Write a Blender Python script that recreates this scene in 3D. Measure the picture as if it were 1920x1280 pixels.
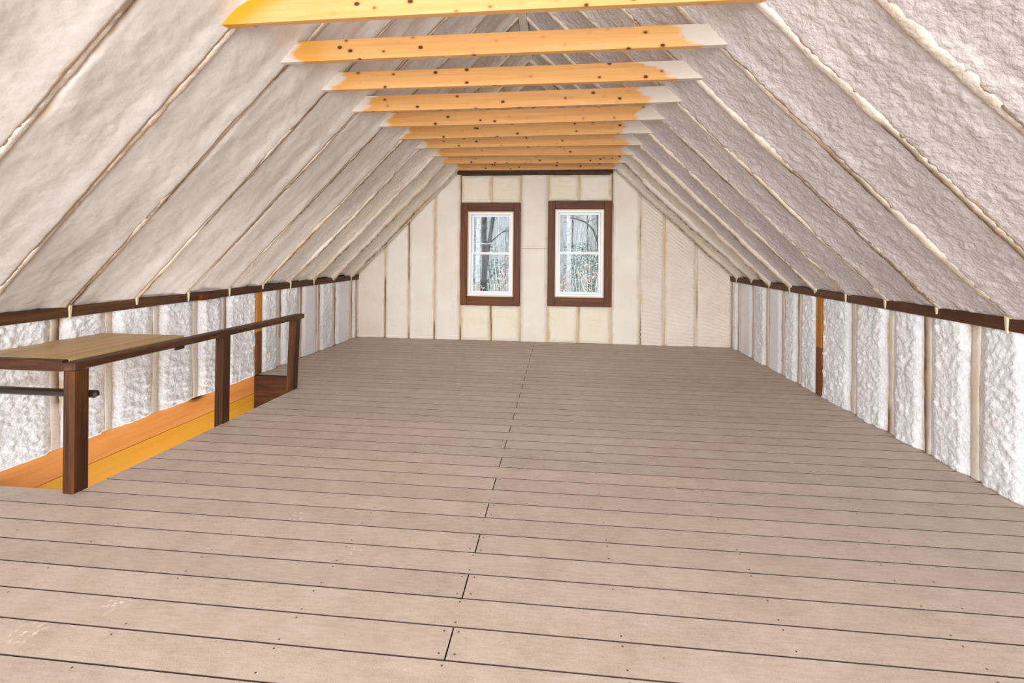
import bpy, bmesh, math, random
import numpy as np
from mathutils import Vector, Matrix
for o in list(bpy.data.objects): bpy.data.objects.remove(o, do_unlink=True)
S = bpy.context.scene
COL = S.collection
random.seed(7)

# ------------------------------------------------------------------ camera
cd = bpy.data.cameras.new('camera'); cam = bpy.data.objects.new('camera', cd); COL.objects.link(cam)
cd.sensor_width = 36.0; cd.lens = 16.875; cd.shift_y = -0.0905; cd.clip_start = 0.05; cd.clip_end = 300
YAW = math.atan(92/900.0); ROLL = 0.0085
cam.matrix_world = Matrix.Translation((0, 0, 1.5)) @ Matrix.Rotation(YAW, 4, 'Z') @ Matrix.Rotation(math.pi/2, 4, 'X') @ Matrix.Rotation(ROLL, 4, 'Z')
S.camera = cam

# ------------------------------------------------------------------ sky and lights
W = bpy.data.worlds.new('sky'); S.world = W; W.use_nodes = True
bg = W.node_tree.nodes['Background']; bg.inputs[0].default_value = (0.88, 0.94, 1.0, 1); bg.inputs[1].default_value = 2.3
def area(name, loc, rot, sx, sy, power, col=(1, 1, 1)):
    l = bpy.data.lights.new(name, 'AREA'); l.shape = 'RECTANGLE'; l.size = sx; l.size_y = sy; l.energy = power; l.color = col
    o = bpy.data.objects.new(name, l); COL.objects.link(o); o.location = loc; o.rotation_euler = rot; return o
area('fill_behind_camera', (-0.45, -6.0, 2.6), (math.radians(88), 0, 0), 8.0, 5.0, 900, (1.0, 0.985, 0.97))  # large unseen area light added behind the camera to light the room
area('fill_low_upward', (-0.45, -3.2, 0.7), (math.radians(118), 0, 0), 6.4, 1.6, 60, (1.0, 0.98, 0.97))  # second added fill, tilted up to brighten the roof slopes
area('fill_stairwell', (-3.3, 4.0, -1.3), (math.radians(180), 0, 0), .7, 2.3, 34, (1.0, 0.93, 0.84))  # unseen upward light added in the stairwell to brighten its lining
VS = S.view_settings
VS.view_transform = 'Standard'; VS.look = 'None'; VS.gamma = 1.0; VS.use_curve_mapping = False; VS.exposure = 0.34

# ------------------------------------------------------------------ helpers
def lin(h):
    h = h.lstrip('#'); v = [int(h[i:i+2], 16)/255 for i in (0, 2, 4)]
    return tuple(x/12.92 if x <= .04045 else ((x+.055)/1.055)**2.4 for x in v) + (1,)

def mk(name, V, F, mat, parent=None, origin=(0, 0, 0), smooth=False, attrs=None, mats=None, midx=None):
    """V (n,3) in world metres, F list / array of faces -> one linked mesh object"""
    V = np.asarray(V, dtype=np.float32) - np.asarray(origin, dtype=np.float32)
    me = bpy.data.meshes.new(name)
    if isinstance(F, np.ndarray):
        n = len(F); k = F.shape[1]
        me.vertices.add(len(V)); me.vertices.foreach_set('co', V.ravel())
        me.loops.add(n*k); me.loops.foreach_set('vertex_index', F.astype(np.int32).ravel())
        me.polygons.add(n); me.polygons.foreach_set('loop_start', np.arange(0, n*k, k, dtype=np.int32))
        me.update(calc_edges=True); me.validate()
    else:
        me.from_pydata(V.tolist(), [], [list(f) for f in F]); me.update()
    if attrs:
        for an, av in attrs.items():
            a = me.attributes.new(an, 'FLOAT', 'POINT'); a.data.foreach_set('value', np.asarray(av, dtype=np.float32).ravel())
    if smooth: me.polygons.foreach_set('use_smooth', [True]*len(me.polygons))
    me.materials.append(mat)
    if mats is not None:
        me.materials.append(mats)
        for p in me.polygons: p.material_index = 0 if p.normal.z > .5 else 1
    o = bpy.data.objects.new(name, me); COL.objects.link(o)
    if parent is not None:
        o.parent = parent; o.location = Vector(origin) - wloc(parent)
    else: o.location = origin
    return o
def wloc(o):
    v = Vector(o.location)
    while o.parent: o = o.parent; v += Vector(o.location)
    return v
def empty(name, loc):
    o = bpy.data.objects.new(name, None); COL.objects.link(o); o.location = loc; o.empty_display_size = .1; return o
def tag(o, label=None, cat=None, group=None, kind=None):
    for k, v in (('label', label), ('category', cat), ('group', group), ('kind', kind)):
        if v: o[k] = v
    return o

BOXF = [(0, 3, 2, 1), (4, 5, 6, 7), (0, 1, 5, 4), (1, 2, 6, 5), (2, 3, 7, 6), (3, 0, 4, 7)]
def hexa(c8, bev=0.0):
    """8 corners (bottom ring ccw, top ring ccw) -> V,F with optional bevel"""
    bm = bmesh.new(); vs = [bm.verts.new(c) for c in c8]
    for f in BOXF: bm.faces.new([vs[i] for i in f])
    bmesh.ops.recalc_face_normals(bm, faces=bm.faces)
    if bev > 0: bmesh.ops.bevel(bm, geom=bm.edges[:], offset=bev, segments=1, affect='EDGES', profile=.5)
    bm.verts.index_update()
    V = [tuple(v.co) for v in bm.verts]; F = [[v.index for v in f.verts] for f in bm.faces]; bm.free(); return V, F
def boxc(x0, x1, y0, y1, z0, z1):
    return [(x0, y0, z0), (x1, y0, z0), (x1, y1, z0), (x0, y1, z0), (x0, y0, z1), (x1, y0, z1), (x1, y1, z1), (x0, y1, z1)]
def box(name, x0, x1, y0, y1, z0, z1, mat, parent=None, bev=.003, origin=None):
    V, F = hexa(boxc(x0, x1, y0, y1, z0, z1), bev)
    return mk(name, V, F, mat, parent, origin or ((x0+x1)/2, (y0+y1)/2, z0))
def merge(parts):
    V = []; F = []
    for v, f in parts:
        n = len(V); V += list(v); F += [[i+n for i in q] for q in f]
    return V, F
def tube(pts, rads, n=8, cap=True):
    V = []; F = []; P = [Vector(p) for p in pts]
    for i, p in enumerate(P):
        t = (P[min(i+1, len(P)-1)] - P[max(i-1, 0)]).normalized()
        a = t.orthogonal().normalized() if abs(t.z) < .95 else t.cross(Vector((0, 1, 0))).normalized()
        if i and True:
            a = (pa - t*pa.dot(t)).normalized()
        pa = a; b = t.cross(a)
        for k in range(n):
            th = 2*math.pi*k/n; V.append(tuple(p + (a*math.cos(th) + b*math.sin(th))*rads[i]))
    for i in range(len(P)-1):
        for k in range(n): F.append((i*n+k, i*n+(k+1) % n, (i+1)*n+(k+1) % n, (i+1)*n+k))
    if cap: F.append(tuple(range(n))[::-1]); F.append(tuple(range((len(P)-1)*n, len(P)*n)))
    return V, F

# numpy value noise, roughly in -1..1
def _h(ix, iy, s):
    v = np.sin(ix*127.1 + iy*311.7 + s*74.7)*43758.5453
    return (v - np.floor(v))*2 - 1
def vn(x, y, s=0):
    ix = np.floor(x); iy = np.floor(y); fx = x-ix; fy = y-iy
    fx = fx*fx*fx*(fx*(fx*6-15)+10); fy = fy*fy*fy*(fy*(fy*6-15)+10)
    a = _h(ix, iy, s); b = _h(ix+1, iy, s); c = _h(ix, iy+1, s); d = _h(ix+1, iy+1, s)
    return (a*(1-fx)+b*fx)*(1-fy) + (c*(1-fx)+d*fx)*fy
def fbm(x, y, s=0, o=3):
    t = 0; a = 1.; n = 0
    for i in range(o):
        t = t + a*vn(x*2**i + 17.3*i, y*2**i - 9.1*i, s+i*3.3); n += a; a *= .5
    return t/n
def smooth(a, b, x):
    t = np.clip((x-a)/(b-a), 0, 1); return t*t*(3-2*t)

# ------------------------------------------------------------------ materials
def newmat(name):
    m = bpy.data.materials.new(name); m.use_nodes = True; nt = m.node_tree
    return m, nt, nt.nodes['Principled BSDF']
def node(nt, t, **kw):
    n = nt.nodes.new(t)
    for k, v in kw.items(): setattr(n, k, v)
    return n
def mixc(nt, fac, a, b, blend='MIX'):
    n = node(nt, 'ShaderNodeMix', data_type='RGBA', blend_type=blend)
    for i, v in ((0, fac), (6, a), (7, b)):
        if isinstance(v, (int, float, tuple, list)): n.inputs[i].default_value = v
        else: nt.links.new(v, n.inputs[i])
    return n.outputs[2]
def math_(nt, op, a, b=0.0, c=None):
    n = node(nt, 'ShaderNodeMath', operation=op)
    for i, v in enumerate((a, b) if c is None else (a, b, c)):
        if isinstance(v, (int, float)): n.inputs[i].default_value = v
        else: nt.links.new(v, n.inputs[i])
    return n.outputs[0]
def ramp(nt, fac, stops):
    n = node(nt, 'ShaderNodeValToRGB'); nt.links.new(fac, n.inputs[0]); e = n.color_ramp.elements
    while len(e) < len(stops): e.new(.5)
    for el, (p, c) in zip(e, stops): el.position = p; el.color = c if not isinstance(c, float) else (c, c, c, 1)
    return n.outputs[0]
def coords(nt, scale=(1, 1, 1), rnd=0.0):
    tc = node(nt, 'ShaderNodeTexCoord'); geo = node(nt, 'ShaderNodeNewGeometry')
    mp = node(nt, 'ShaderNodeMapping'); mp.inputs['Scale'].default_value = scale
    nt.links.new(geo.outputs['Position'], mp.inputs[0])
    if rnd:
        oi = node(nt, 'ShaderNodeObjectInfo')
        v = node(nt, 'ShaderNodeVectorMath', operation='SCALE'); v.inputs[0].default_value = (rnd, rnd*1.7, rnd*.6)
        nt.links.new(oi.outputs['Random'], v.inputs['Scale']); nt.links.new(v.outputs[0], mp.inputs['Location'])
    return mp.outputs[0]
def noise(nt, vec, scale, detail=4, rough=.55, dist=0.0):
    n = node(nt, 'ShaderNodeTexNoise'); n.inputs['Scale'].default_value = scale; n.inputs['Detail'].default_value = detail
    n.inputs['Roughness'].default_value = rough; n.inputs['Distortion'].default_value = dist; nt.links.new(vec, n.inputs[0]); return n.outputs[0]
def voro(nt, vec, scale, feat='F1'):
    n = node(nt, 'ShaderNodeTexVoronoi', feature=feat); n.inputs['Scale'].default_value = scale; nt.links.new(vec, n.inputs[0]); return n
def bump(nt, bs, h, strength, dist):
    b = node(nt, 'ShaderNodeBump'); b.inputs['Strength'].default_value = strength; b.inputs['Distance'].default_value = dist
    nt.links.new(h, b.inputs['Height']); nt.links.new(b.outputs[0], bs.inputs['Normal'])
def attr(nt, name):
    a = node(nt, 'ShaderNodeAttribute'); a.attribute_name = name; return a.outputs['Fac']

def foam(name, c1, c2, tan='#c8a878', rough=.6, bumpy=.5, bscale=38):
    m, nt, bs = newmat(name); v = coords(nt, rnd=3.0)
    n1 = noise(nt, v, 2.2, 4); n2 = noise(nt, v, 14, 4, .6)
    c = mixc(nt, ramp(nt, n1, [(.35, 0.0), (.68, 1.0)]), lin(c1), lin(c2))
    t = math_(nt, 'MULTIPLY', attr(nt, 'stain'), ramp(nt, n2, [(.25, .45), (.7, 1.0)]))
    c = mixc(nt, t, c, lin(tan)); nt.links.new(c, bs.inputs['Base Color'])
    dk = attr(nt, 'bare'); c2_ = mixc(nt, ramp(nt, noise(nt, v, 9, 3), [(.3, lin('#4a2c14')), (.7, lin('#8a6230'))]), (0, 0, 0, 1), (0, 0, 0, 1)) if False else ramp(nt, noise(nt, v, 9, 3), [(.3, lin('#3e2613')), (.7, lin('#94703c'))])
    c = mixc(nt, dk, c, c2_); nt.links.new(c, bs.inputs['Base Color'])
    bs.inputs['Roughness'].default_value = rough; bs.inputs['Specular IOR Level'].default_value = .35
    vv = voro(nt, v, bscale); h = math_(nt, 'ADD', math_(nt, 'MULTIPLY', vv.outputs['Distance'], -.6), noise(nt, v, bscale*1.6, 3))
    bump(nt, bs, h, bumpy, .012)
    return m
M = {}
M['foam_roof_l'] = foam('foam_roof_smooth', '#cdc4be', '#d8d1cb', bumpy=.18, bscale=24)
M['foam_roof_r'] = foam('foam_roof_lumpy', '#c8bfbd', '#d6cfcd', bumpy=.55, bscale=34)
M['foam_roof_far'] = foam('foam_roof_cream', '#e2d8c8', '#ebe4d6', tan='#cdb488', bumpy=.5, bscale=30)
M['foam_knee'] = foam('foam_knee_wall', '#e2e3e6', '#eeeff2', bumpy=.5, bscale=40)
M['foam_end'] = foam('foam_gable_cream', '#e5dccf', '#ece6dc', tan='#d6bb95', bumpy=.15, bscale=30)
M['foam_end_r'] = foam('foam_gable_rippled', '#dfd0c4', '#e7dccf', tan='#d6bb95', bumpy=.3, bscale=30)
M['foam_cell'] = foam('foam_gable_cells', '#e9dfca', '#eee7d8', tan='#d0b27c', bumpy=.25, bscale=26)
M['foam_rafter'] = foam('foam_on_rafter', '#d6cdc4', '#e0d9d0', tan='#c9ad86', bumpy=.4, bscale=36)
M['foam_stud'] = foam('foam_on_stud', '#cdc2b6', '#ddd6cd', tan='#c2a272', bumpy=.3, bscale=30)

def wood(name, stops, axis='x', grain=26, stretch=.05, rough=.55, knots=0.0, rv=.12, bmp=.15, fine=1.0, attrs=False):
    m, nt, bs = newmat(name)
    sc = {'x': (stretch, 1, 1), 'y': (1, stretch, 1), 'z': (1, 1, stretch)}[axis]
    v = coords(nt, sc, rnd=9.0)
    g = noise(nt, v, grain, 6, .62, .6); g2 = noise(nt, v, grain*.22, 3, .5, .8)
    f = math_(nt, 'ADD', math_(nt, 'MULTIPLY', g, .55), math_(nt, 'MULTIPLY', g2, .45))
    c = ramp(nt, f, stops)
    oi = node(nt, 'ShaderNodeObjectInfo')
    br = math_(nt, 'ADD', 1-rv, math_(nt, 'MULTIPLY', oi.outputs['Random'], 2*rv))
    hs = node(nt, 'ShaderNodeHueSaturation'); nt.links.new(br, hs.inputs['Value']); nt.links.new(c, hs.inputs['Color']); c = hs.outputs[0]
    if knots:
        kv = coords(nt, {'x': (.7, 1, 1), 'y': (1, .7, 1), 'z': (1, 1, .7)}[axis], rnd=9.0)
        vo = voro(nt, kv, knots); 
        sel = math_(nt, 'GREATER_THAN', node_sep(nt, vo.outputs['Color']), .1)
        k = math_(nt, 'MULTIPLY', ramp(nt, vo.outputs['Distance'], [(.11, 1.0), (.18, 0.0)]), sel)
        halo = math_(nt, 'MULTIPLY', ramp(nt, vo.outputs['Distance'], [(.1, .35), (.3, 0.0)]), sel)
        c = mixc(nt, halo, c, lin('#a8621f')); c = mixc(nt, k, c, lin('#4a2a10'))
    if attrs:
        c = mixc(nt, attr(nt, 'amber'), c, lin('#c98a12'))
        n3 = noise(nt, coords(nt, rnd=3.), 18, 4); fa = attr(nt, 'foamed')
        fz = ramp(nt, math_(nt, 'ADD', fa, math_(nt, 'MULTIPLY', math_(nt, 'SUBTRACT', n3, .5), .35)), [(.2, 0.0), (.8, 1.0)])
        c = mixc(nt, fz, c, lin('#cdc0b3'))
    nt.links.new(c, bs.inputs['Base Color']); bs.inputs['Roughness'].default_value = rough
    bs.inputs['Specular IOR Level'].default_value = .3
    bump(nt, bs, g, bmp, .004)
    return m
def node_sep(nt, col):
    n = node(nt, 'ShaderNodeSeparateColor'); nt.links.new(col, n.inputs[0]); return n.outputs[0]
M['pine'] = wood('orange_pine', [(.3, lin('#c68d4c')), (.5, lin('#d59e5f')), (.7, lin('#dfb078'))], 'x', 30, .04, .5, knots=12.5, rv=.06, attrs=True)
M['lining'] = wood('lining_boards', [(.3, lin('#e08e44')), (.5, lin('#eda058')), (.7, lin('#f2ac68'))], 'y', 22, .05, .5, knots=1.6, rv=.03)
M['lining2'] = wood('lining_boards_yellow', [(.3, lin('#e8a030')), (.5, lin('#f0ae3c')), (.7, lin('#f4ba4c'))], 'y', 22, .05, .5, knots=1.6, rv=.03)
M['darkz'] = wood('brown_post_wood', [(.3, lin('#1f0f05')), (.5, lin('#45260f')), (.72, lin('#70431b'))], 'z', 40, .05, .5, rv=.08)
M['darky'] = wood('brown_rail_wood', [(.3, lin('#26140a')), (.5, lin('#4a2d1a')), (.72, lin('#765438'))], 'y', 40, .05, .5, rv=.05)
M['darkx'] = wood('brown_board_wood', [(.3, lin('#210f05')), (.5, lin('#432310')), (.72, lin('#643a1b'))], 'x', 40, .05, .5, rv=.05)
M['casing'] = wood('window_casing_wood', [(.3, lin('#3a1b07')), (.5, lin('#5e2e0c')), (.72, lin('#7e4818'))], 'z', 34, .06, .5, rv=.08)
M['casingx'] = wood('window_casing_wood_flat', [(.3, lin('#3a1b07')), (.5, lin('#5e2e0c')), (.72, lin('#7e4818'))], 'x', 34, .06, .5, rv=.08)
M['plate'] = wood('plate_wood', [(.25, lin('#2b170c')), (.5, lin('#4d2f1b')), (.75, lin('#6e5138'))], 'y', 16, .07, .6, rv=.05)
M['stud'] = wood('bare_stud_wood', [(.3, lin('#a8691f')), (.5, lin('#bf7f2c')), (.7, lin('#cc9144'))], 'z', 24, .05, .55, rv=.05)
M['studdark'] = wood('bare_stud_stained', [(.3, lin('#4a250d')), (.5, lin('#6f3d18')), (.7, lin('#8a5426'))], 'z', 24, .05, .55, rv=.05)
M['ply'] = wood('platform_planks', [(.3, lin('#a58458')), (.5, lin('#b8996c')), (.7, lin('#c6aa80'))], 'y', 22, .05, .5, knots=2.2, rv=.05)
M['sheath'] = wood('sheathing', [(.3, lin('#5c4228')), (.6, lin('#7c6040'))], 'y', 10, .2, .8)
M['subfloor'] = wood('subfloor_shadow', [(.3, lin('#3a2a20')), (.6, lin('#4c3a2e'))], 'x', 10, .2, .8)

def mat_floor():
    m, nt, bs = newmat('taupe_composite_decking')
    v = coords(nt, (.22, 1, 1), rnd=6.); vi = coords(nt, (1, 1, 1), rnd=6.)
    a = noise(nt, v, 60, 5, .65); b = noise(nt, vi, 5, 4, .6); s = noise(nt, vi, 240, 2, .6)
    f = math_(nt, 'ADD', math_(nt, 'MULTIPLY', a, .35), math_(nt, 'ADD', math_(nt, 'MULTIPLY', b, .3), math_(nt, 'MULTIPLY', s, .35)))
    c = ramp(nt, f, [(.34, lin('#a59385')), (.5, lin('#bbaa9c')), (.66, lin('#cabbaf'))])
    oi = node(nt, 'ShaderNodeObjectInfo'); hs = node(nt, 'ShaderNodeHueSaturation')
    nt.links.new(math_(nt, 'ADD', .95, math_(nt, 'MULTIPLY', oi.outputs['Random'], .1)), hs.inputs['Value']); nt.links.new(c, hs.inputs['Color']); c = hs.outputs[0]
    d = voro(nt, vi, 7.0); sel = math_(nt, 'GREATER_THAN', node_sep(nt, d.outputs['Color']), .72)
    c = mixc(nt, math_(nt, 'MULTIPLY', ramp(nt, d.outputs['Distance'], [(.03, .55), (.06, 0.0)]), sel), c, lin('#5c4a40'))
    d2 = voro(nt, vi, 2.1); sel2 = math_(nt, 'GREATER_THAN', node_sep(nt, d2.outputs['Color']), .62)
    sp = math_(nt, 'MULTIPLY', math_(nt, 'MULTIPLY', ramp(nt, d2.outputs['Distance'], [(.02, 1.0), (.16, 0.0)]), sel2), ramp(nt, noise(nt, vi, 45, 3), [(.56, 0.0), (.62, 1.0)]))
    c = mixc(nt, sp, c, lin('#e6dccf'))
    nt.links.new(c, bs.inputs['Base Color']); bs.inputs['Roughness'].default_value = .5; bs.inputs['Specular IOR Level'].default_value = .35
    bump(nt, bs, math_(nt, 'ADD', a, s), .12, .003)
    return m
M['floor'] = mat_floor()
M['edge'] = wood('board_edge_shade', [(.3, lin('#4a3a30')), (.6, lin('#5e4c40'))], 'x', 20, .1, .9)  # shade of the seams painted as dark colour on the board sides
def plain(name, col, rough=.5, metal=0.0, nz=.08):
    m, nt, bs = newmat(name); v = coords(nt)
    n = noise(nt, v, 30, 3); hs = node(nt, 'ShaderNodeHueSaturation'); hs.inputs['Color'].default_value = lin(col)
    nt.links.new(math_(nt, 'ADD', 1-nz, math_(nt, 'MULTIPLY', n, 2*nz)), hs.inputs['Value'])
    nt.links.new(hs.outputs[0], bs.inputs['Base Color']); bs.inputs['Roughness'].default_value = rough; bs.inputs['Metallic'].default_value = metal
    return m
M['vinyl'] = plain('white_vinyl', '#eef1f4', .35, 0, .02)
M['jamb'] = plain('pale_wood_jamb', '#e6cda8', .5, 0, .05)
M['screw'] = plain('screw_dark', '#4a3d36', .5)
M['black'] = plain('dark_bar', '#231813', .4)
M['tie'] = plain('foamed_tie', '#cfc2a0', .6, 0, .15)
def mat_glass():
    m = bpy.data.materials.new('window_glass'); m.use_nodes = True; nt = m.node_tree; nt.nodes.clear()
    out = node(nt, 'ShaderNodeOutputMaterial'); mx = node(nt, 'ShaderNodeMixShader'); tr = node(nt, 'ShaderNodeBsdfTransparent'); gl = node(nt, 'ShaderNodeBsdfGlossy')
    gl.inputs['Roughness'].default_value = .03; tr.inputs[0].default_value = (.96, .98, .98, 1)
    lw = node(nt, 'ShaderNodeFresnel'); lw.inputs[0].default_value = 1.12
    nt.links.new(lw.outputs[0], mx.inputs[0]); nt.links.new(tr.outputs[0], mx.inputs[1]); nt.links.new(gl.outputs[0], mx.inputs[2]); nt.links.new(mx.outputs[0], out.inputs[0])
    return m
M['glass'] = mat_glass()

# ------------------------------------------------------------------ room geometry (metres; x right, y into the room, z up)
YE, YB = 7.75, -1.6            # far gable, open near end
def xl(y): return -3.41 - .0568*(YE-y)
def xr(y): return 2.65 + .0217*(YE-y)
ZL, ZR = 1.05, 1.10            # roof springing
def ridge(y):
    y = max(y, 2.0); return (-.46 + .004*(y-3), 4.35 - .08*(y-3))
PITCH = .1558; ROW0 = 1.715; JX = -.41
RAF = [3.21 + .533*k for k in range(-9, 9)]
RAF = [y for y in RAF if y > YB]

# ---- floor
OP0, OP1 = ROW0 + 6*PITCH, ROW0 + 23*PITCH        # stair opening along y
def xo(y): return -2.905 + (y-2.65)*.0566 if y < 4.86 else -2.78 - (y-4.86)*.66         # inner edge of the opening
parts = [hexa(boxc(-2.86, 2.85, YB, YE, -.10, -.035)), hexa(boxc(-3.93, -2.86, YB, OP0, -.10, -.035)), hexa(boxc(-3.62, -2.86, OP1, YE, -.10, -.035))]
V, F = merge(parts); floor = tag(mk('floor', V, F, M['subfloor']), kind='structure')
def board(x0a, x0b, x1a, x1b, y0, y1):
    g = .0035
    V, F = hexa([(x0a, y0+g, -.03), (x1a, y0+g, -.03), (x1b, y1-g, -.03), (x0b, y1-g, -.03), (x0a, y0+g, 0), (x1a, y0+g, 0), (x1b, y1-g, 0), (x0b, y1-g, 0)])
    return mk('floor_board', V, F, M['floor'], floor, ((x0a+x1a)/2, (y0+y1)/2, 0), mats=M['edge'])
scr = []
def screw(x, y):
    n = 6; r = .0042
    scr.append(([(x+r*math.cos(2*math.pi*i/n), y+r*math.sin(2*math.pi*i/n), .0006) for i in range(n)], [tuple(range(n))]))
k = int((YB-ROW0)/PITCH)
while True:
    y0 = ROW0 + k*PITCH; y1 = y0 + PITCH
    if y0 >= YE-.01: break
    y1 = min(y1, YE)
    inop = 6 <= k < 23
    la, lb = (xo(y0), xo(y1)) if inop else (xl(y0)+.012, xl(y1)+.012)
    ra, rb = xr(y0)-.006, xr(y1)-.006
    if k % 2 == 0:
        board(la, lb, JX-.003, JX-.003, y0, y1); board(JX+.003, JX+.003, ra, rb, y0, y1)
        xs = [JX-.028, JX+.028]
    else:
        board(la, lb, ra, rb, y0, y1); xs = [JX]
    for x in xs + [.245, 1.535, 1.70, .89, -1.06, -1.71, -2.36]:
        if y0 > .8 and x > la:
            for yy in (y0+.026, y1-.026):
                if random.random() < (.95 if abs(x-JX) < .1 else .6): screw(x+random.uniform(-.006, .006), yy+random.uniform(-.006, .006))
    k += 1
V, F = merge(scr); tag(mk('screw_heads', V, F, M['screw'], floor), kind='stuff')

# ---- generic sprayed-foam surface: bilinear quad with displacement, folded back along its rim
def foam_panel(name, A, B, C_, D, nrm, du, style, mat, parent, seed, rim=.10, tan_edge=.04, amp=1.0, bulge=None, asym=0.0, roll=.05):
    A, B, C_, D = [np.array(p, float) for p in (A, B, C_, D)]; nrm = np.array(nrm, float); nrm /= np.linalg.norm(nrm)
    wu = (np.linalg.norm(B-A)+np.linalg.norm(C_-D))/2; wv = max(np.linalg.norm(D-A), np.linalg.norm(C_-B))
    nu = max(6, int(wu/du)); nv = max(6, int(wv/du))
    u, v = np.meshgrid(np.linspace(0, 1, nu), np.linspace(0, 1, nv))
    U, Vv = u*wu, v*wv
    P = (A*(1-u[..., None])+B*u[..., None])*(1-v[..., None]) + (D*(1-u[..., None])+C_*u[..., None])*v[..., None]
    e = np.minimum(U, wu-U); ev = np.minimum(Vv, wv-Vv)
    jit = .012*fbm(U*0+seed, Vv*7, seed+5)
    ed = smooth(0.0, roll, e + jit - .006)
    if asym: ed = smooth(0.0, .022, U + jit*.6 - .002); rise = asym*smooth(.16, .0, 1.0*(wu-U)) if False else asym*(1-smooth(0.0, .15, wu-U + jit))
    if style == 'smooth':
        d = .016*fbm(U*3, Vv*2.2, seed) + .006*np.abs(fbm(U*9, Vv*6, seed+1)) + .0025*fbm(U*30, Vv*30, seed+2); b0 = .022
        d += .010*np.abs(fbm(U*5, Vv*1.2, seed+8, 2))
    elif style == 'lumpy':
        d = .012*fbm(U*3, Vv*3, seed) + .020*np.abs(fbm(U*13, Vv*16, seed+1)) + .008*np.abs(fbm(U*32, Vv*32, seed+2, 2)); b0 = .018
    elif style == 'knee':
        d = .010*fbm(U*4, Vv*4, seed) + .019*np.abs(fbm(U*14, Vv*22, seed+1)) + .012*np.abs(fbm(U*36, Vv*36, seed+2, 2)); b0 = .030
    elif style == 'ripple':
        ph = Vv*2*math.pi/.062 + 2.6*fbm(U*6, Vv*5, seed) + 1.0*fbm(U*22, Vv*10, seed+3)
        d = .020*(1-np.abs(np.sin(ph/2)))*(.5+.5*vn(U*5, Vv*4, seed+4)+.3) + .004*fbm(U*30, Vv*30, seed+1) + .006*fbm(U*4, Vv*3, seed); b0 = .022
    elif style == 'cell':
        ph = Vv*2*math.pi/.10 + 3.5*fbm(U*5, Vv*5, seed)
        d = .006*(1-np.abs(np.sin(ph/2)))**2*smooth(-.2, .5, vn(U*4, Vv*5, seed+4)) + .006*fbm(U*5, Vv*5, seed) + .003*fbm(U*20, Vv*26, seed+1); b0 = .02
        ed = ed*smooth(0.0, .05, ev + .012*fbm(U*7, Vv*0+seed, seed+2))
    else:   # cream
        d = .006*fbm(U*3, Vv*2.5, seed) + .002*fbm(U*14, Vv*20, seed+1); b0 = .020
    b0 = b0 if bulge is None else bulge
    d = (d*amp)*(.25+.75*ed) + b0*ed
    if asym: d = d + rise
    P = P + nrm*d[..., None]
    st = np.clip((1-smooth(.0, tan_edge, e + 2*jit + .012*fbm(U*9, Vv*9, seed+6)))*.9, 0, 1)
    # fold-back rim
    V = P.reshape(-1, 3); idx = np.arange(nu*nv).reshape(nv, nu)
    F = np.stack([idx[:-1, :-1], idx[:-1, 1:], idx[1:, 1:], idx[1:, :-1]], -1).reshape(-1, 4)
    ringi = np.concatenate([idx[0, :], idx[1:, -1], idx[-1, -2::-1], idx[-2:0:-1, 0]])
    V2 = V[ringi] - nrm*rim; r0 = len(V); n = len(ringi); j = np.arange(n); jn = (j+1) % n
    F2 = np.stack([ringi[j], r0+j, r0+jn, ringi[jn]], -1)
    V = np.concatenate([V, V2]); F = np.concatenate([F, F2])
    stain = np.concatenate([st.ravel(), np.ones(n)*.8]); bare = np.zeros(len(V))
    fn = np.cross(B-A, D-A)
    if fn.dot(nrm) < 0: F = F[:, ::-1]
    return mk(name, V, F, mat, parent, tuple((A+B+C_+D)/4), smooth=True, attrs={'stain': stain, 'bare': bare})

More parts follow.
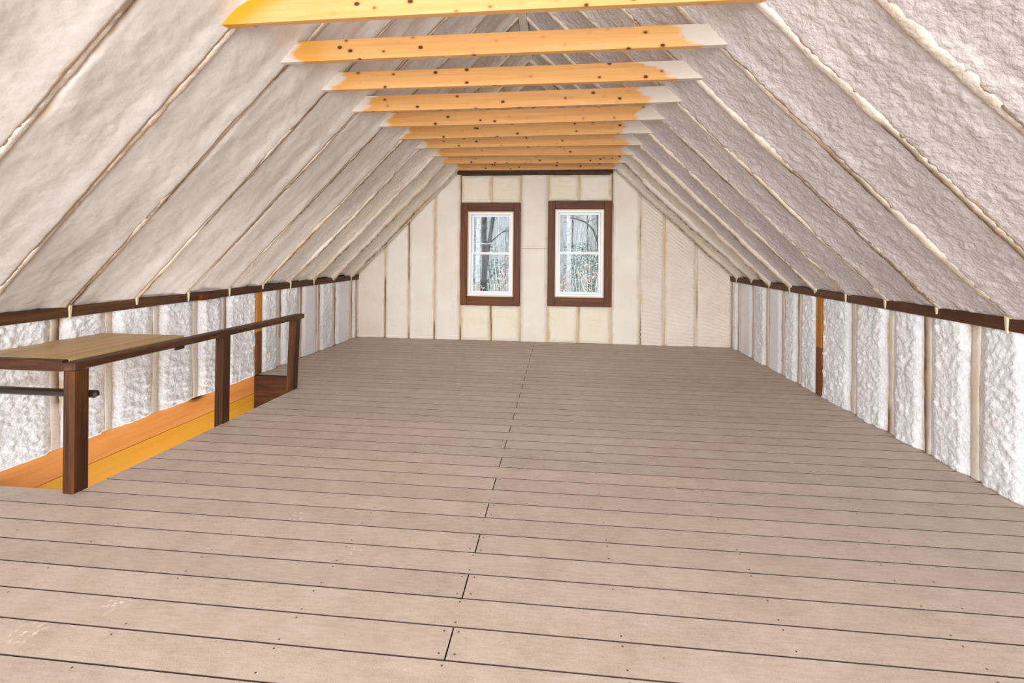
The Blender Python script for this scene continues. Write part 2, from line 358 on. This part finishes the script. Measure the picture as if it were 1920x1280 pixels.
def foam_bar(name, p0, p1, across, nrm, w, h, mat, parent, seed, tan=.5, bare=.3, wob=1.0, lump=.3, step=.02, sink=.07):
    """a rafter / stud with a sprayed, uneven skin: rounded profile swept from p0 to p1"""
    p0, p1, ac, nr = [np.array(q, float) for q in (p0, p1, across, nrm)]
    ac /= np.linalg.norm(ac); nr /= np.linalg.norm(nr); L = np.linalg.norm(p1-p0); nv = max(8, int(L/step))
    prof = np.array([(-1.15, -1), (-1.05, 0.0), (-.95, .55), (-.72, .88), (-.3, 1.0), (.3, 1.0), (.72, .88), (.95, .55), (1.05, 0.0), (1.15, -1)])
    t = np.linspace(0, 1, nv); s = t*L
    uu, ss = np.meshgrid(np.arange(len(prof)), s)
    wv = w/2*(1 + wob*(.22*vn(s*2.3, s*0+seed, seed) + .12*vn(s*9, s*0+seed, seed+1)))
    hv = h*(1 + wob*(.30*vn(s*1.7, s*0+seed, seed+2) + .15*vn(s*8, s*0, seed+3)))
    cv = wob*.012*vn(s*1.5, s*0+3, seed+4)
    a = prof[None, :, 0]*wv[:, None] + cv[:, None]; b = prof[None, :, 1]
    b = np.where(b < 0, -sink, b*hv[:, None])
    lmp = lump*.02*np.abs(fbm(uu*.8, ss*26, seed+7, 2))*(prof[None, :, 1] > 0)
    P = p0 + (p1-p0)*t[:, None, None] + ac*a[..., None] + nr*(b+lmp)[..., None]
    n = len(prof); V = P.reshape(-1, 3); idx = np.arange(n*nv).reshape(nv, n)
    F = np.stack([idx[:-1, :-1], idx[:-1, 1:], idx[1:, 1:], idx[1:, :-1]], -1).reshape(-1, 4)
    if np.cross(ac, p1-p0).dot(nr) < 0: F = F[:, ::-1]
    side = np.array([.1, .1, .2, .3, .5, .6, .7, .9, 1, 1])[None, :]
    stv = np.clip(tan*(.35 + .65*side + .5*vn(s*1.3, s*0, seed+9)[:, None]), 0, 1)
    bv = smooth(.62-.5*bare, .82-.5*bare, .5+.5*vn(s*1.6, s*0+2, seed+11) )[:, None]*np.array([0, 0, 0, .1, .35, .8, 1, 1, 1, 1])[None, :] if bare > 0 else np.zeros((nv, n))
    return mk(name, V, F, mat, parent, tuple((p0+p1)/2), smooth=True, attrs={'stain': stv*np.ones((nv, n)), 'bare': bv*np.ones((nv, n))})

# ---- ceiling: two roof slopes; sheathing slab behind, rafters and foam bays as pieces
def roof_pt(side, y, t):
    rx, rz = ridge(y)
    ax, az = (xl(y), ZL) if side < 0 else (xr(y), ZR)
    return np.array([ax+(rx-ax)*t, y, az+(rz-az)*t])
def roof_n(side, y):
    d = roof_pt(side, y, 1)-roof_pt(side, y, 0); d /= np.linalg.norm(d)
    return np.array([d[2], 0, -d[0]]) if side < 0 else np.array([-d[2], 0, d[0]])
parts = []
for sd in (-1, 1):
    ys = [YB, YE+.3]; c = []
    for off in (.22, .15):
        for (y, t) in ((ys[0], -.08), (ys[1], -.08), (ys[1], 1.06), (ys[0], 1.06)):
            c.append(tuple(roof_pt(sd, y, t) - roof_n(sd, y)*off))
    parts.append(hexa(c))
V, F = merge(parts); ceiling = tag(mk('ceiling', V, F, M['sheath']), kind='structure')
edges = [YB] + RAF + [YE]
for sd in (-1, 1):
    for i in range(len(edges)-1):
        y0, y1 = edges[i], edges[i+1]
        if y1-y0 < .12: continue
        du = .016 if y1 > 1.2 else .05
        g = .02
        nn = roof_n(sd, (y0+y1)/2); far = max(0, min(1, (y0-4.5)/2.5))
        sink = -.006 - .030*far
        pts = [roof_pt(sd, y0+g, .0), roof_pt(sd, y1-g, .0), roof_pt(sd, y1-g, .998), roof_pt(sd, y0+g, .998)]
        pts = [p + nn*sink for p in pts]
        st = 'smooth' if (sd < 0 and y0 < 5.2) else 'lumpy'
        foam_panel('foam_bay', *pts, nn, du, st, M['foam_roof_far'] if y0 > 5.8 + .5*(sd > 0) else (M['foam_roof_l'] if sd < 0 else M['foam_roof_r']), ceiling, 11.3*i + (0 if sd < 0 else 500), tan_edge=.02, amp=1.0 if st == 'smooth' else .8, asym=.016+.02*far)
    for i, y in enumerate(RAF):
        far = max(0, min(1, (y-4.5)/2.5)); nn = roof_n(sd, y)
        near = y > 1.0
        foam_bar('rafter', roof_pt(sd, y, .0), roof_pt(sd, y, .995), (0, 1, 0), nn,   (.05 if sd < 0 else .08)+.05*far, (.030 if sd < 0 else .036)+.016*far, M['foam_rafter'], ceiling, 3.7*i + (1 if sd < 0 else 90), tan=.85 if sd < 0 else .6, bare=(.36 if sd < 0 else .50)*(1-far*.5), lump=.4+1.0*far, step=.02 if near else .08)
# ridge strip closing the top
c = []
for y in (YB, YE):
    rx, rz = ridge(y); c.append((rx, rz))
V, F = hexa([(c[0][0]-.05, YB, c[0][1]-.03), (c[0][0]+.05, YB, c[0][1]-.03), (c[1][0]+.05, YE, c[1][1]-.03), (c[1][0]-.05, YE, c[1][1]-.03),
             (c[0][0]-.03, YB, c[0][1]+.14), (c[0][0]+.03, YB, c[0][1]+.14), (c[1][0]+.03, YE, c[1][1]+.14), (c[1][0]-.03, YE, c[1][1]+.14)], .004)
mk('ridge_board', V, F, M['foam_rafter'], ceiling, (c[1][0], 3, c[1][1]))

# ---- knee walls
def slab_wall(name, fx, thick, z0, z1):
    c = []
    for z in (z0, z1):
        c += [(fx(YB), YB, z), (fx(YB)+thick, YB, z), (fx(YE)+thick, YE+.2, z), (fx(YE), YE+.2, z)]
    V, F = hexa(c); return tag(mk(name, V, F, M['sheath']), kind='structure')
wall_l = slab_wall('wall_left', lambda y: xl(y)-.16, .05, -1.4, 1.15)
wall_r = slab_wall('wall_right', lambda y: xr(y)+.11, .05, -.2, 1.2)
def knee(sd, wall, studs, zt, bare_y, matf):
    fx = xl if sd < 0 else xr; n = np.array([1, .0568, 0]) if sd < 0 else np.array([-1, -.0217, 0])
    ys = sorted(studs)
    for i, y in enumerate(ys):
        if abs(y-bare_y) < .02:
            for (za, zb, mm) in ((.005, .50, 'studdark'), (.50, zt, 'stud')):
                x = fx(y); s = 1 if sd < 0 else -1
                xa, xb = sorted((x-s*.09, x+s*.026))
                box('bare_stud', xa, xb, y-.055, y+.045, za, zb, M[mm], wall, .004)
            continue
        foam_bar('stud', (fx(y), y, .003), (fx(y), y, zt), (0, 1, 0), n, .06, .008, M['foam_stud'], wall, 5.1*i+sd*40, tan=.55 if y > 5.6 else .3, bare=.30, wob=.8, lump=.2, step=.03)
    for i in range(len(ys)-1):
        y0, y1 = ys[i], ys[i+1]; g = .022
        a, b = y0+g, y1-g
        stl = 'knee'
        if y0 > 5.9: stl = 'cream' if (i % 2) else 'lumpy'
        foam_panel('foam_panel', (fx(a), a, .003), (fx(b), b, .003), (fx(b), b, zt), (fx(a), a, zt), n, .011 if a > 1.8 else .03, stl, matf, wall, 7.7*i+sd*60, tan_edge=.03, roll=.085, bulge=.022)
LST = [-1.15, -.74, -.33, .08, .49, .90, 1.31, 1.72, 2.13, 2.62, 3.15, 3.54, 3.97, 4.41, 4.78, 5.32, 5.71, 6.15, 6.59, 7.03, 7.56, 7.74]
RST = [-1.0, -.6, -.19, .22, .63, 1.04, 1.45, 1.86, 2.27, 2.68, 3.08, 3.475, 3.88, 4.27, 4.76, 5.31, 5.73, 6.11, 6.53, 6.97, 7.47, 7.74]
knee(-1, wall_l, LST, .985, 5.32, M['foam_knee'])
knee(1, wall_r, RST, 1.045, 5.31, M['foam_knee'])
def plate(sd, wall, z0, z1):
    fx = xl if sd < 0 else xr; s = 1 if sd < 0 else -1
    ys = [YB + (YE-YB-.01)*i/7 for i in range(8)]
    # one long timber built as a chain of lapped lengths
    for a, b in ((YB, 2.1), (2.1, YE-.005)):
        ca = []
        for z in (z0, z1):
            ring = [(fx(a)-s*.08, a, z), (fx(a)+s*.045, a, z), (fx(b)+s*.045, b, z), (fx(b)-s*.08, b, z)]
            ca += ring if s > 0 else ring[::-1]
        V, F = hexa(ca, .004); mk('top_plate', V, F, M['plate'], wall, (fx((a+b)/2), (a+b)/2, z0))
plate(-1, wall_l, .965, 1.045); plate(1, wall_r, 1.025, 1.105)
# pale ties hanging over the plates at each rafter foot
for sd in (-1, 1):
    fx, z1 = (xl, 1.06) if sd < 0 else (xr, 1.12); s = 1 if sd < 0 else -1
    for i, y in enumerate(RAF):
        if y < 1.5: continue
        L = .085 + .025*math.sin(i*2.3); w = .010
        x0 = fx(y)+s*.040; x1 = fx(y)+s*.052
        ring = []
        for z, ww, dx in ((z1-L, w*.6, 0), (z1-L*.5, w, s*.003), (z1+.02, w*1.4, s*.006)):
            ring.append([(x0, y-ww, z), (x0, y+ww, z), (x1+dx, y+ww*.7, z), (x1+dx, y-ww*.7, z)])
        V = [p for r in ring for p in r]; F = [(0, 1, 2, 3), (8, 11, 10, 9)]
        for r in range(2):
            for q in range(4): F.append((r*4+q, r*4+4+q, r*4+4+(q+1) % 4, r*4+(q+1) % 4))
        mk('rafter_tie', V, F, M['tie'], ceiling, (fx(y), y, z1))
box('wood_block', xl(4.5)+.03, xl(4.5)+.075, 4.40, 4.66, .962, 1.025, M['casingx'], wall_l, .004)

# ---- far gable wall
def ztop(x):
    rx, rz = ridge(YE)
    return ZL + (rz-ZL)*(x-xl(YE))/(rx-xl(YE)) if x < rx else ZR + (rz-ZR)*(x-xr(YE))/(rx-xr(YE))
W1 = (-1.634, -.654, .578, 2.239); W2 = (-.212, .800, .591, 2.271)
yb0, yb1 = YE+.16, YE+.21
parts = []
def gslab(x0, x1, z0, z1=None):
    za, zb = (ztop(x0)+.25, ztop(x1)+.25) if z1 is None else (z1, z1)
    parts.append(hexa([(x0, yb0, z0), (x1, yb0, z0), (x1, yb1, z0), (x0, yb1, z0), (x0, yb0, za), (x1, yb0, zb), (x1, yb1, zb), (x0, yb1, za)]))
gslab(-3.7, W1[0], -.2); gslab(W1[0], W1[1], -.2, W1[2]); gslab(W1[0], W1[1], W1[3]); gslab(W1[1], W2[0], -.2)
gslab(W2[0], W2[1], -.2, W2[2]); gslab(W2[0], W2[1], W2[3]); gslab(W2[1], 2.9, -.2)
V, F = merge(parts); wall_b = tag(mk('wall_back', V, F, M['sheath']), kind='structure')
nb = (0, -1, 0)
def gpanel(x0, x1, z0, z1, style, mat, seed, du=.014, tan=.03, bulge=None):
    g = .010
    a, b = x0+g, x1-g
    za, zb = (ztop(a), ztop(b)) if z1 is None else (z1, z1)
    foam_panel('foam_panel', (a, YE, z0), (b, YE, z0), (b, YE, zb), (a, YE, za), nb, du, style, mat, wall_b, seed, rim=.12, tan_edge=tan, bulge=bulge)
gpanel(-3.41, -2.913, .003, None, 'cream', M['foam_end_r'], 1)
gpanel(-2.913, -2.511, .003, None, 'cream', M['foam_end'], 2)
gpanel(-2.511, -2.072, .003, None, 'cream', M['foam_end'], 3)
gpanel(-2.072, -1.643, .003, None, 'cream', M['foam_end'], 4)
gpanel(.80, 1.243, .003, None, 'cream', M['foam_end'], 5)
gpanel(1.243, 1.62, .003, None, 'ripple', M['foam_end_r'], 6)
gpanel(1.62, 2.107, .003, None, 'ripple', M['foam_end_r'], 7)
gpanel(2.107, 2.65, .003, None, 'ripple', M['foam_end_r'], 8)
gpanel(-.654, -.212, .003, 1.505, 'cream', M['foam_end'], 9); gpanel(-.654, -.212, 1.508, 2.69, 'cream', M['foam_end'], 10)
for j, (a, b, w) in enumerate(((-1.643, -1.135, W1), (-1.135, -.654, W1), (-.212, .280, W2), (.280, .80, W2))):
    gpanel(a, b, .003, w[2]-.01, 'cell', M['foam_cell'], 20+j, tan=.04, bulge=.022)
    gpanel(a, b, w[3]+.012, 2.69, 'cell', M['foam_cell'], 30+j, tan=.04, bulge=.022)
for j, (a, b) in enumerate(((-1.643, -1.135), (-1.135, -.654), (-.654, -.47), (-.47, -.212), (-.212, .28), (.28, .80))):
    gpanel(a, b, 2.77, None, 'lumpy' if j % 2 else 'cream', M['foam_cell'], 40+j, du=.02)
for j, (x, z0, z1) in enumerate([(-2.913, 0, None), (-2.511, 0, None), (-2.072, 0, None), (-1.643, 0, None), (-.654, 0, 2.69), (-.212, 0, 2.69), (.80, 0, None), (1.243, 0, None), (1.62, 0, None), (2.107, 0, None),
                              (-1.135, 0, .565), (.28, 0, .58), (-1.135, 2.25, 2.69), (.28, 2.28, 2.69), (-.654, 2.77, None), (-.212, 2.77, None), (.28, 2.77, None), (-1.135, 2.77, None)]):
    zt = ztop(x) if z1 is None else z1
    foam_bar('stud', (x, YE, z0+.003), (x, YE, zt), (1, 0, 0), nb, .035, .004, M['foam_stud'], wall_b, 3.3*j, tan=.8, bare=.25 if x < -2 else .05, wob=.6, lump=.1, step=.03)
V, F = hexa(boxc(-1.69, .80, YE-.075, YE-.02, 2.70, 2.768), .004); mk('header_beam', V, F, M['darkx'], wall_b, (-.45, YE-.05, 2.70))

# ---- windows
def window(n, w, inner, glass, zm):
    x0, x1, z0, z1 = w; a0, a1, b0, b1 = inner; g0, g1, h0, h1 = glass
    yf, yk = YE-.045, YE+.20
    root = tag(empty('window_%d' % n, ((x0+x1)/2, YE, z0)), kind='structure')
    tag(root, label='double-hung white window in %s brown timber surround' % ('the left' if n == 1 else 'the right'))
    box('casing_board', x0, a0, yf, yk, z0, z1, M['casing'], root, .004); box('casing_board', a1, x1, yf, yk, z0, z1, M['casing'], root, .004)
    box('casing_board', a0, a1, yf, yk, b1, z1, M['casingx'], root, .004); box('casing_board', a0, a1, yf, yk, z0, b0, M['casingx'], root, .004)
    def ring(name, X0, X1, Z0, Z1, t, ya, yb, m, par, tb=None, tt=None):
        tb = tb or t; tt = tt or t
        V, F = merge([hexa(boxc(X0, X0+t, ya, yb, Z0, Z1), .002), hexa(boxc(X1-t, X1, ya, yb, Z0, Z1), .002),
                      hexa(boxc(X0+t, X1-t, ya, yb, Z1-tt, Z1), .002), hexa(boxc(X0+t, X1-t, ya, yb, Z0, Z0+tb), .002)])
        return mk(name, V, F, m, par, ((X0+X1)/2, ya, Z0))
    ring('jamb_liner', a0+.002, a1-.002, b0+.002, b1-.002, .016, YE-.03, YE+.17, M['jamb'], root)
    ring('vinyl_frame', a0+.018, a1-.018, b0+.018, b1-.018, .036, YE-.01, YE+.16, M['vinyl'], root)
    fx0, fx1, fz0, fz1 = a0+.054, a1-.054, b0+.054, b1-.054
    for nm, za, zb, ya in (('lower_sash', fz0, zm+.02, YE+.03), ('upper_sash', zm-.02, fz1, YE+.08)):
        s = ring(nm, fx0, fx1, za, zb, .030, ya, ya+.04, M['vinyl'], root)
        V, F = hexa(boxc(fx0+.026, fx1-.026, ya+.017, ya+.023, za+.026, zb-.026)); mk('glass_pane', V, F, M['glass'], s, ((fx0+fx1)/2, ya+.02, za))
    box('sash_lock', (fx0+fx1)/2-.03, (fx0+fx1)/2+.03, YE+.015, YE+.05, zm+.02, zm+.032, M['vinyl'], root, .003)
window(1, W1, (-1.521, -.765, .718, 2.105), (-1.432, -.809, .794, 2.035), 1.42)
window(2, W2, (-.099, .680, .728, 2.140), (-.02, .62, .80, 2.07), 1.44)

# ---- collar ties
TIES = [  # y, z left, z right, foam edge left bottom/top, right bottom/top, amber
 (2.677, 2.822, 2.842, -2.11, -1.87, 1.20, 1.05, 1), (3.21, 2.796, 2.829, -1.87, -1.88, .864, .703, .6), (3.743, 2.775, 2.804, -1.857, -1.745, .877, .60, 0),
 (4.276, 2.757, 2.787, -1.837, -1.71, .765, .664, 0), (4.809, 2.759, 2.773, -1.795, -1.751, .708, .789, 0), (5.342, 2.749, 2.765, -1.816, -1.723, .685, .661, 0),
 (5.875, 2.750, 2.755, -1.707, -1.688, .817, .614, 0), (6.408, 2.748, 2.744, -1.675, -1.639, .824, .76, 0), (6.941, 2.742, 2.742, -1.757, -1.719, .849, .802, 0),
 (7.474, 2.736, 2.741, -1.666, -1.626, .802, .784, 0)]
TL = ['orange pine collar tie nearest the camera, cut by the picture top, amber left end',
 'second orange collar tie from the camera, white foam over both ends', 'third orange collar tie from the camera under the roof',
 'fourth orange collar tie from the camera under the roof', 'fifth orange collar tie from the camera under the roof',
 'sixth orange collar tie from the camera, fifth from the gable', 'seventh orange collar tie from the camera, fourth from the gable',
 'third orange collar tie from the far gable wall', 'second orange collar tie from the far gable wall', 'last orange collar tie, closest to the far gable and its dark header']
for i, (y, zl, zr, lb, lt, rb, rt, amb) in enumerate(TIES):
    h, th = .138, .042
    def xat(sd, z, y=y):
        rx, rz = ridge(y); ax, az = (xl(y), ZL) if sd < 0 else (xr(y), ZR)
        return ax + (rx-ax)*(z-az)/(rz-az)
    ya = y - .035 - th; kk = ya/y
    zl, zr = 1.5+(zl-1.5)*kk, 1.5+(zr-1.5)*kk; lb, lt, rb, rt = lb*kk, lt*kk, rb*kk, rt*kk
    xa, xb = xat(-1, zl)-.10, xat(1, zr)+.10
    nx, nz, ny = 130, 6, 2
    V = []; F = []; fo = []; am = []
    loop = [(ya, q/nz) for q in range(nz+1)] + [(ya+th*q/ny, 1.) for q in range(1, ny+1)] + [(ya+th, 1-q/nz) for q in range(1, nz+1)] + [(ya+th-th*q/ny, 0.) for q in range(1, ny)]
    m = len(loop)
    for a in range(nx+1):
        t = a/nx; x = xa+(xb-xa)*t; z0 = zl+(zr-zl)*(x+2)/3.0
        crown = .006*math.sin(math.pi*t + i)
        for (yy, s) in loop:
            # top corners follow the roof slope
            xx = x
            V.append((xx, yy, z0+crown+h*s))
            L = lb+(lt-lb)*s; R = rb+(rt-rb)*s
            wn = .03*math.sin(s*7+i*2)+.015*math.sin(s*17+i)
            fo.append(float(max(smooth(L+.05+wn, L-.05+wn, x) if False else 1-smooth(L-.05+wn, L+.05+wn, x), smooth(R-.05+wn, R+.05+wn, x))))
            am.append(float(amb*(1-smooth(L+.08, L+.34, x)) + .35*(1-smooth(L+.02, L+.22, x))*(amb == 0)))
    for a in range(nx):
        for q in range(m): F.append((a*m+q, a*m+(q+1) % m, (a+1)*m+(q+1) % m, (a+1)*m+q))
    F.append(tuple(range(m))); F.append(tuple(range(nx*m, nx*m+m))[::-1])
    o = mk('collar_tie', V, F, M['pine'], None, ((xa+xb)/2, y, zl), attrs={'foamed': fo, 'amber': np.clip(am, 0, 1)})
    tag(o, TL[i], 'beam', 'collar ties across the attic')

# ---- stairwell
sw = []
sw.append(hexa(boxc(-2.84, -2.79, OP0, OP1, -1.4, -.10)))
sw.append(hexa(boxc(-3.93, -2.85, OP0-.05, OP0, -1.4, -.10)))
sw.append(hexa(boxc(-3.93, -2.75, OP0-.05, OP1+.1, -1.45, -1.4)))
V, F = merge(sw); stair = tag(mk('trim_1', V, F, M['subfloor']), kind='structure')
box('header_board', xl(OP1)-.03, -2.85, OP1-.03, OP1+.0, -.55, -.003, M['darkx'], stair, .004)
box('header_board', xl(OP1)-.03, -2.85, OP1-.03, OP1+.0, -1.4, -.553, M['darkx'], stair, .004)
z = 0.0
for j in range(6):
    z0 = z - .214
    c = []
    for zz in (z0+.004, z):
        c += [(xl(OP0)-.05, OP0-.02, zz), (xl(OP0)+.0, OP0-.02, zz), (xl(OP1)+.0, OP1, zz), (xl(OP1)-.05, OP1, zz)]
    V, F = hexa(c, .003); mk('lining_board', V, F, M['lining'] if j == 0 else M['lining2'], stair, (xl(4), 4, z0)); z = z0

# ---- railing round the stair opening
rail = tag(empty('stair_railing', (-2.95, 2.65, 0)), 'dark brown timber stair railing with three posts and a sloping-looking long top rail', 'railing')
rail['label'] = 'dark brown timber railing with three posts around the stair opening'
def lean_box(name, x0, x1, y0, y1, z0, z1, dx, mat, bev=.004):
    V, F = hexa([(x0, y0, z0), (x1, y0, z0), (x1, y1, z0), (x0, y1, z0), (x0+dx, y0, z1), (x1+dx, y0, z1), (x1+dx, y1, z1), (x0+dx, y1, z1)], bev)
    return mk(name, V, F, mat, rail, ((x0+x1)/2, (y0+y1)/2, z0))
lean_box('post', -2.985, -2.946, 2.608, 2.70, -.25, .742, .0, M['darkz']); lean_box('post', -2.944, -2.907, 2.605, 2.70, -.25, .742, .0, M['darkz'])
lean_box('post', -2.904, -2.832, 3.775, 3.87, -.25, .742, .008, M['darkz'])
lean_box('post', -2.866, -2.789, 4.765, 4.855, -.25, .742, .038, M['darkz'])
def skew(name, xa, xb, w, ya, yb, z0, z1, mat, par):
    c = []
    for z in (z0, z1): c += [(xa-w, ya, z), (xa, ya, z), (xb, yb, z), (xb-w, yb, z)]
    V, F = hexa(c, .005); return mk(name, V, F, mat, par, (xa, ya, z0))
skew('top_rail', -2.900, -2.715, .088, 2.60, 4.87, .742, .790, M['darky'], rail)
V, F = hexa(boxc(xl(2.6)+.03, -2.99, 2.603, 2.645, .735, .803), .004); mk('front_rail', V, F, M['darkx'], rail, (-3.3, 2.6, .735))
V, F = hexa(boxc(xl(2.7)+.04, -2.872, 2.703, 2.745, .548, .592), .012); mk('guard_bar', V, F, M['black'], rail, (-3.3, 2.72, .55))
box('rail_bracket', -2.86, -2.84, 3.30, 3.38, .722, .742, M['black'], rail, .003)

# ---- plank platform lying on the railing
plat = tag(empty('plank_platform', (-3.3, 3.05, .783)), 'pale pine plank platform resting on the railing beside the left wall', 'shelf')
npk = 5
def pxl(y): return xl(y)+.012
def pxr(y): return -2.990 + (y-2.6)*.0815
for j in range(npk):
    c = []
    ya, yb = 2.647, 3.47
    f0, f1 = j/npk, (j+1)/npk
    for z in (.783, .803):
        q = lambda f, y: pxl(y)+(pxr(y)-pxl(y))*f
        c += [(q(f0, ya)+.002, ya, z), (q(f1, ya)-.002, ya, z), (q(f1, yb)-.002, yb, z), (q(f0, yb)+.002, yb, z)]
    V, F = hexa(c, .002); mk('plank', V, F, M['ply'], plat, (c[0][0], 2.6, .783))

# ------------------------------------------------------------------ woods outside the windows
def bark(name, a, b, spots=False):
    m, nt, bs = newmat(name); v = coords(nt, (1, 1, .35) if not spots else (1, 1, 3.0), rnd=4.)
    c = ramp(nt, noise(nt, v, 9, 5, .65), [(.35, lin(a)), (.62, lin(b))]); nt.links.new(c, bs.inputs['Base Color']); bs.inputs['Roughness'].default_value = .9; return m
M['birch'] = bark('birch_bark', '#84827f', '#cdcbc7', True); M['bark'] = bark('dark_bark', '#2c2a28', '#5c5855'); M['greybark'] = bark('grey_bark', '#7d7b7a', '#a9a8a6'); M['twig'] = bark('pale_twig', '#a8a29c', '#d2cdc8')
def leafmat(name, a, b):
    m, nt, bs = newmat(name); oi = noise(nt, coords(nt, rnd=5.), 6, 4, .7)
    nt.links.new(ramp(nt, oi, [(.35, lin(a)), (.65, lin(b))]), bs.inputs['Base Color']); bs.inputs['Roughness'].default_value = .8; return m
M['green'] = leafmat('evergreen_leaves', '#33493b', '#708878'); M['pink'] = leafmat('dry_beech_leaves', '#b08a7c', '#dcc0b2'); M['litter'] = leafmat('leaf_litter', '#55595c', '#85888a')
def gz(y): return -3.2 + max(0, y-9)*.105 + max(0, y-26)*.12
nx, ny = 30, 40
V = []; F = []
for j in range(ny+1):
    for i in range(nx+1):
        x = -40+80*i/nx; y = 8.2 + 62*j/ny
        V.append((x, y, gz(y)+.35*math.sin(x*.4+y*.23)+.2*math.sin(x*1.1-y*.5)))
for j in range(ny):
    for i in range(nx): a = j*(nx+1)+i; F.append((a, a+1, a+nx+2, a+nx+1))
tag(mk('ground', V, F, M['litter'], smooth=True), kind='structure')
rt = random.Random(3)
def tree(name, x, y, h, r, mat, lean, label, group=None, nbr=7, arch=None):
    z0 = gz(y)-.4; root = tag(empty(name, (x, y, z0)), label, 'tree', group)
    pts = []; rads = []
    for i in range(9):
        t = i/8; pts.append((x+lean*t*h+.06*math.sin(t*5+x), y+.05*math.cos(t*4), z0+h*t)); rads.append(max(.012, r*(1-.75*t)))
    V, F = tube(pts, rads, 8); mk('trunk', V, F, mat, root, (x, y, z0), smooth=True)
    for b in range(nbr):
        t = rt.uniform(.3, .95); i = int(t*8); p = Vector(pts[i]); ang = rt.uniform(0, 6.28); L = rt.uniform(.8, 2.4)*(1.1-t*.5)
        d = Vector((math.cos(ang), math.sin(ang), rt.uniform(.2, .9)))
        q = [p + d*(L*s) + Vector((0, 0, -.35*L*s*s)) + Vector((rt.uniform(-.06, .06), 0, rt.uniform(-.06, .06))) for s in (0, .33, .66, 1)]
        parts = [tube(q, [r*.22, r*.15, r*.1, .005], 5)]
        for s in range(4):
            k = rt.choice((1, 2)); e = q[k]; d2 = d + Vector((rt.uniform(-.9, .9), rt.uniform(-.9, .9), rt.uniform(-.2, .6)))
            parts.append(tube([e, e+d2*.3*L, e+d2*.5*L+Vector((0, 0, .05))], [r*.09, r*.06, .004], 4))
        V, F = merge(parts); mk('branch', V, F, mat, root, tuple(p), smooth=True)
    if arch:
        V, F = tube([Vector(a) for a in arch], [.02, .025, .03, .035, .04], 6); mk('branch', V, F, mat, root, arch[-1], smooth=True)
    return root
tree('birch_tree', -2.74, 16, 12, .11, M['birch'], .0, 'white birch trunk outside the left window')
tree('bare_tree', -3.05, 16.4, 12, .10, M['bark'], .14, 'dark leaning trunk outside the left window')
tree('birch_tree', .20, 16, 12, .10, M['birch'], .0, 'slim white birch outside the right window')
tree('bare_tree', 1.25, 16, 12, .085, M['bark'], -.004, 'dark slim tree with an arching bough outside the right window', arch=[(.11, 16, 2.56), (.45, 16, 2.52), (.8, 16, 2.4), (1.05, 16, 2.15), (1.22, 16, 1.7)])
for i in range(34):
    y = rt.uniform(17, 42); x = rt.uniform(-.32, .2)*y + rt.uniform(-1, 1)
    big = rt.random() < .3
    tree('bare_tree', x, y, rt.uniform(9, 14), rt.uniform(.05, .13), M['birch'] if big else (M['greybark'] if rt.random() < .7 else M['bark']), rt.uniform(-.03, .03), 'thin bare tree in the woods behind the windows', 'bare trees in the woods', nbr=5)
def leaves(n, cx, cy, z0, rx, ry, h, size, rng):
    V = []; F = []
    for i in range(n):
        u = rng.random(); a = rng.uniform(0, 6.28); rr = math.sqrt(rng.random())*(1-.55*u)
        c = Vector((cx+rx*rr*math.cos(a), cy+ry*rr*math.sin(a), z0+h*(.12+.88*u)))
        d = Vector((rng.uniform(-1, 1), rng.uniform(-1, 1), rng.uniform(-.6, .6))).normalized(); e = d.cross(Vector((rng.uniform(-1, 1), rng.uniform(-1, 1), 1))).normalized()
        s = size*rng.uniform(.6, 1.3); k = len(V)
        V += [tuple(c-d*s), tuple(c+e*s*.45), tuple(c+d*s), tuple(c-e*s*.45)]; F.append((k, k+1, k+2, k+3))
    return V, F
def shrub(name, x, y, r, h, mat, n, size, label, group, ns=9):
    z0 = gz(y)-.3; root = tag(empty(name, (x, y, z0)), label, 'shrub', group)
    V, F = leaves(n, x, y, z0, r, r, h, size, rt); tag(mk('foliage', V, F, mat, root, (x, y, z0)), kind='stuff')
    parts = []
    for i in range(ns):
        a = rt.uniform(0, 6.28); L = rt.uniform(.6, 1)
        parts.append(tube([(x, y, z0), (x+.3*r*math.cos(a), y+.3*r*math.sin(a), z0+h*.45*L), (x+.8*r*math.cos(a), y+.8*r*math.sin(a), z0+h*L)], [.02, .012, .005], 5))
    V, F = merge(parts); mk('stems', V, F, M['twig'], root, (x, y, z0), smooth=True)
GS = [(-4.0, 17.5, 1.3, 4.6), (-3.2, 19, 1.4, 4.4), (-2.2, 17, 1.0, 3.6), (-4.9, 21, 1.6, 5.0), (.9, 17.5, 1.2, 3.9), (.4, 19, 1.3, 4.2), (1.5, 20, 1.4, 4.2), (-.6, 20, 1.4, 4.0), (2.4, 18.5, 1.3, 4.0), (-6.2, 19, 1.5, 4.2), (3.6, 21, 1.5, 4.4), (-1.4, 22, 1.5, 4.2)]
for (x, y, r, h) in GS: shrub('evergreen_shrub', x, y, r, h, M['green'], 1500, .055, 'green evergreen shrub in the woods behind the windows', 'evergreen shrubs in the woods')
PS = [(-1.75, 15, .5, 4.2), (-2.0, 15.6, .5, 3.6), (.1, 14.6, .4, 3.6), (.75, 14.4, .45, 4.0), (1.0, 15.2, .5, 4.3), (-2.5, 14.5, .5, 3.3), (-.6, 15.5, .6, 3.6), (1.9, 15.5, .6, 3.8), (-3.4, 15.2, .6, 3.5), (.35, 22, 1.4, 5.8), (1.6, 23, 1.5, 6.0), (-3.0, 23, 1.4, 5.2)]
for (x, y, r, h) in PS: shrub('beech_sapling', x, y, r, h, M['pink'], 260, .05, 'sapling with pale dry leaves in the woods behind the windows', 'dry-leaved saplings in the woods', 34)
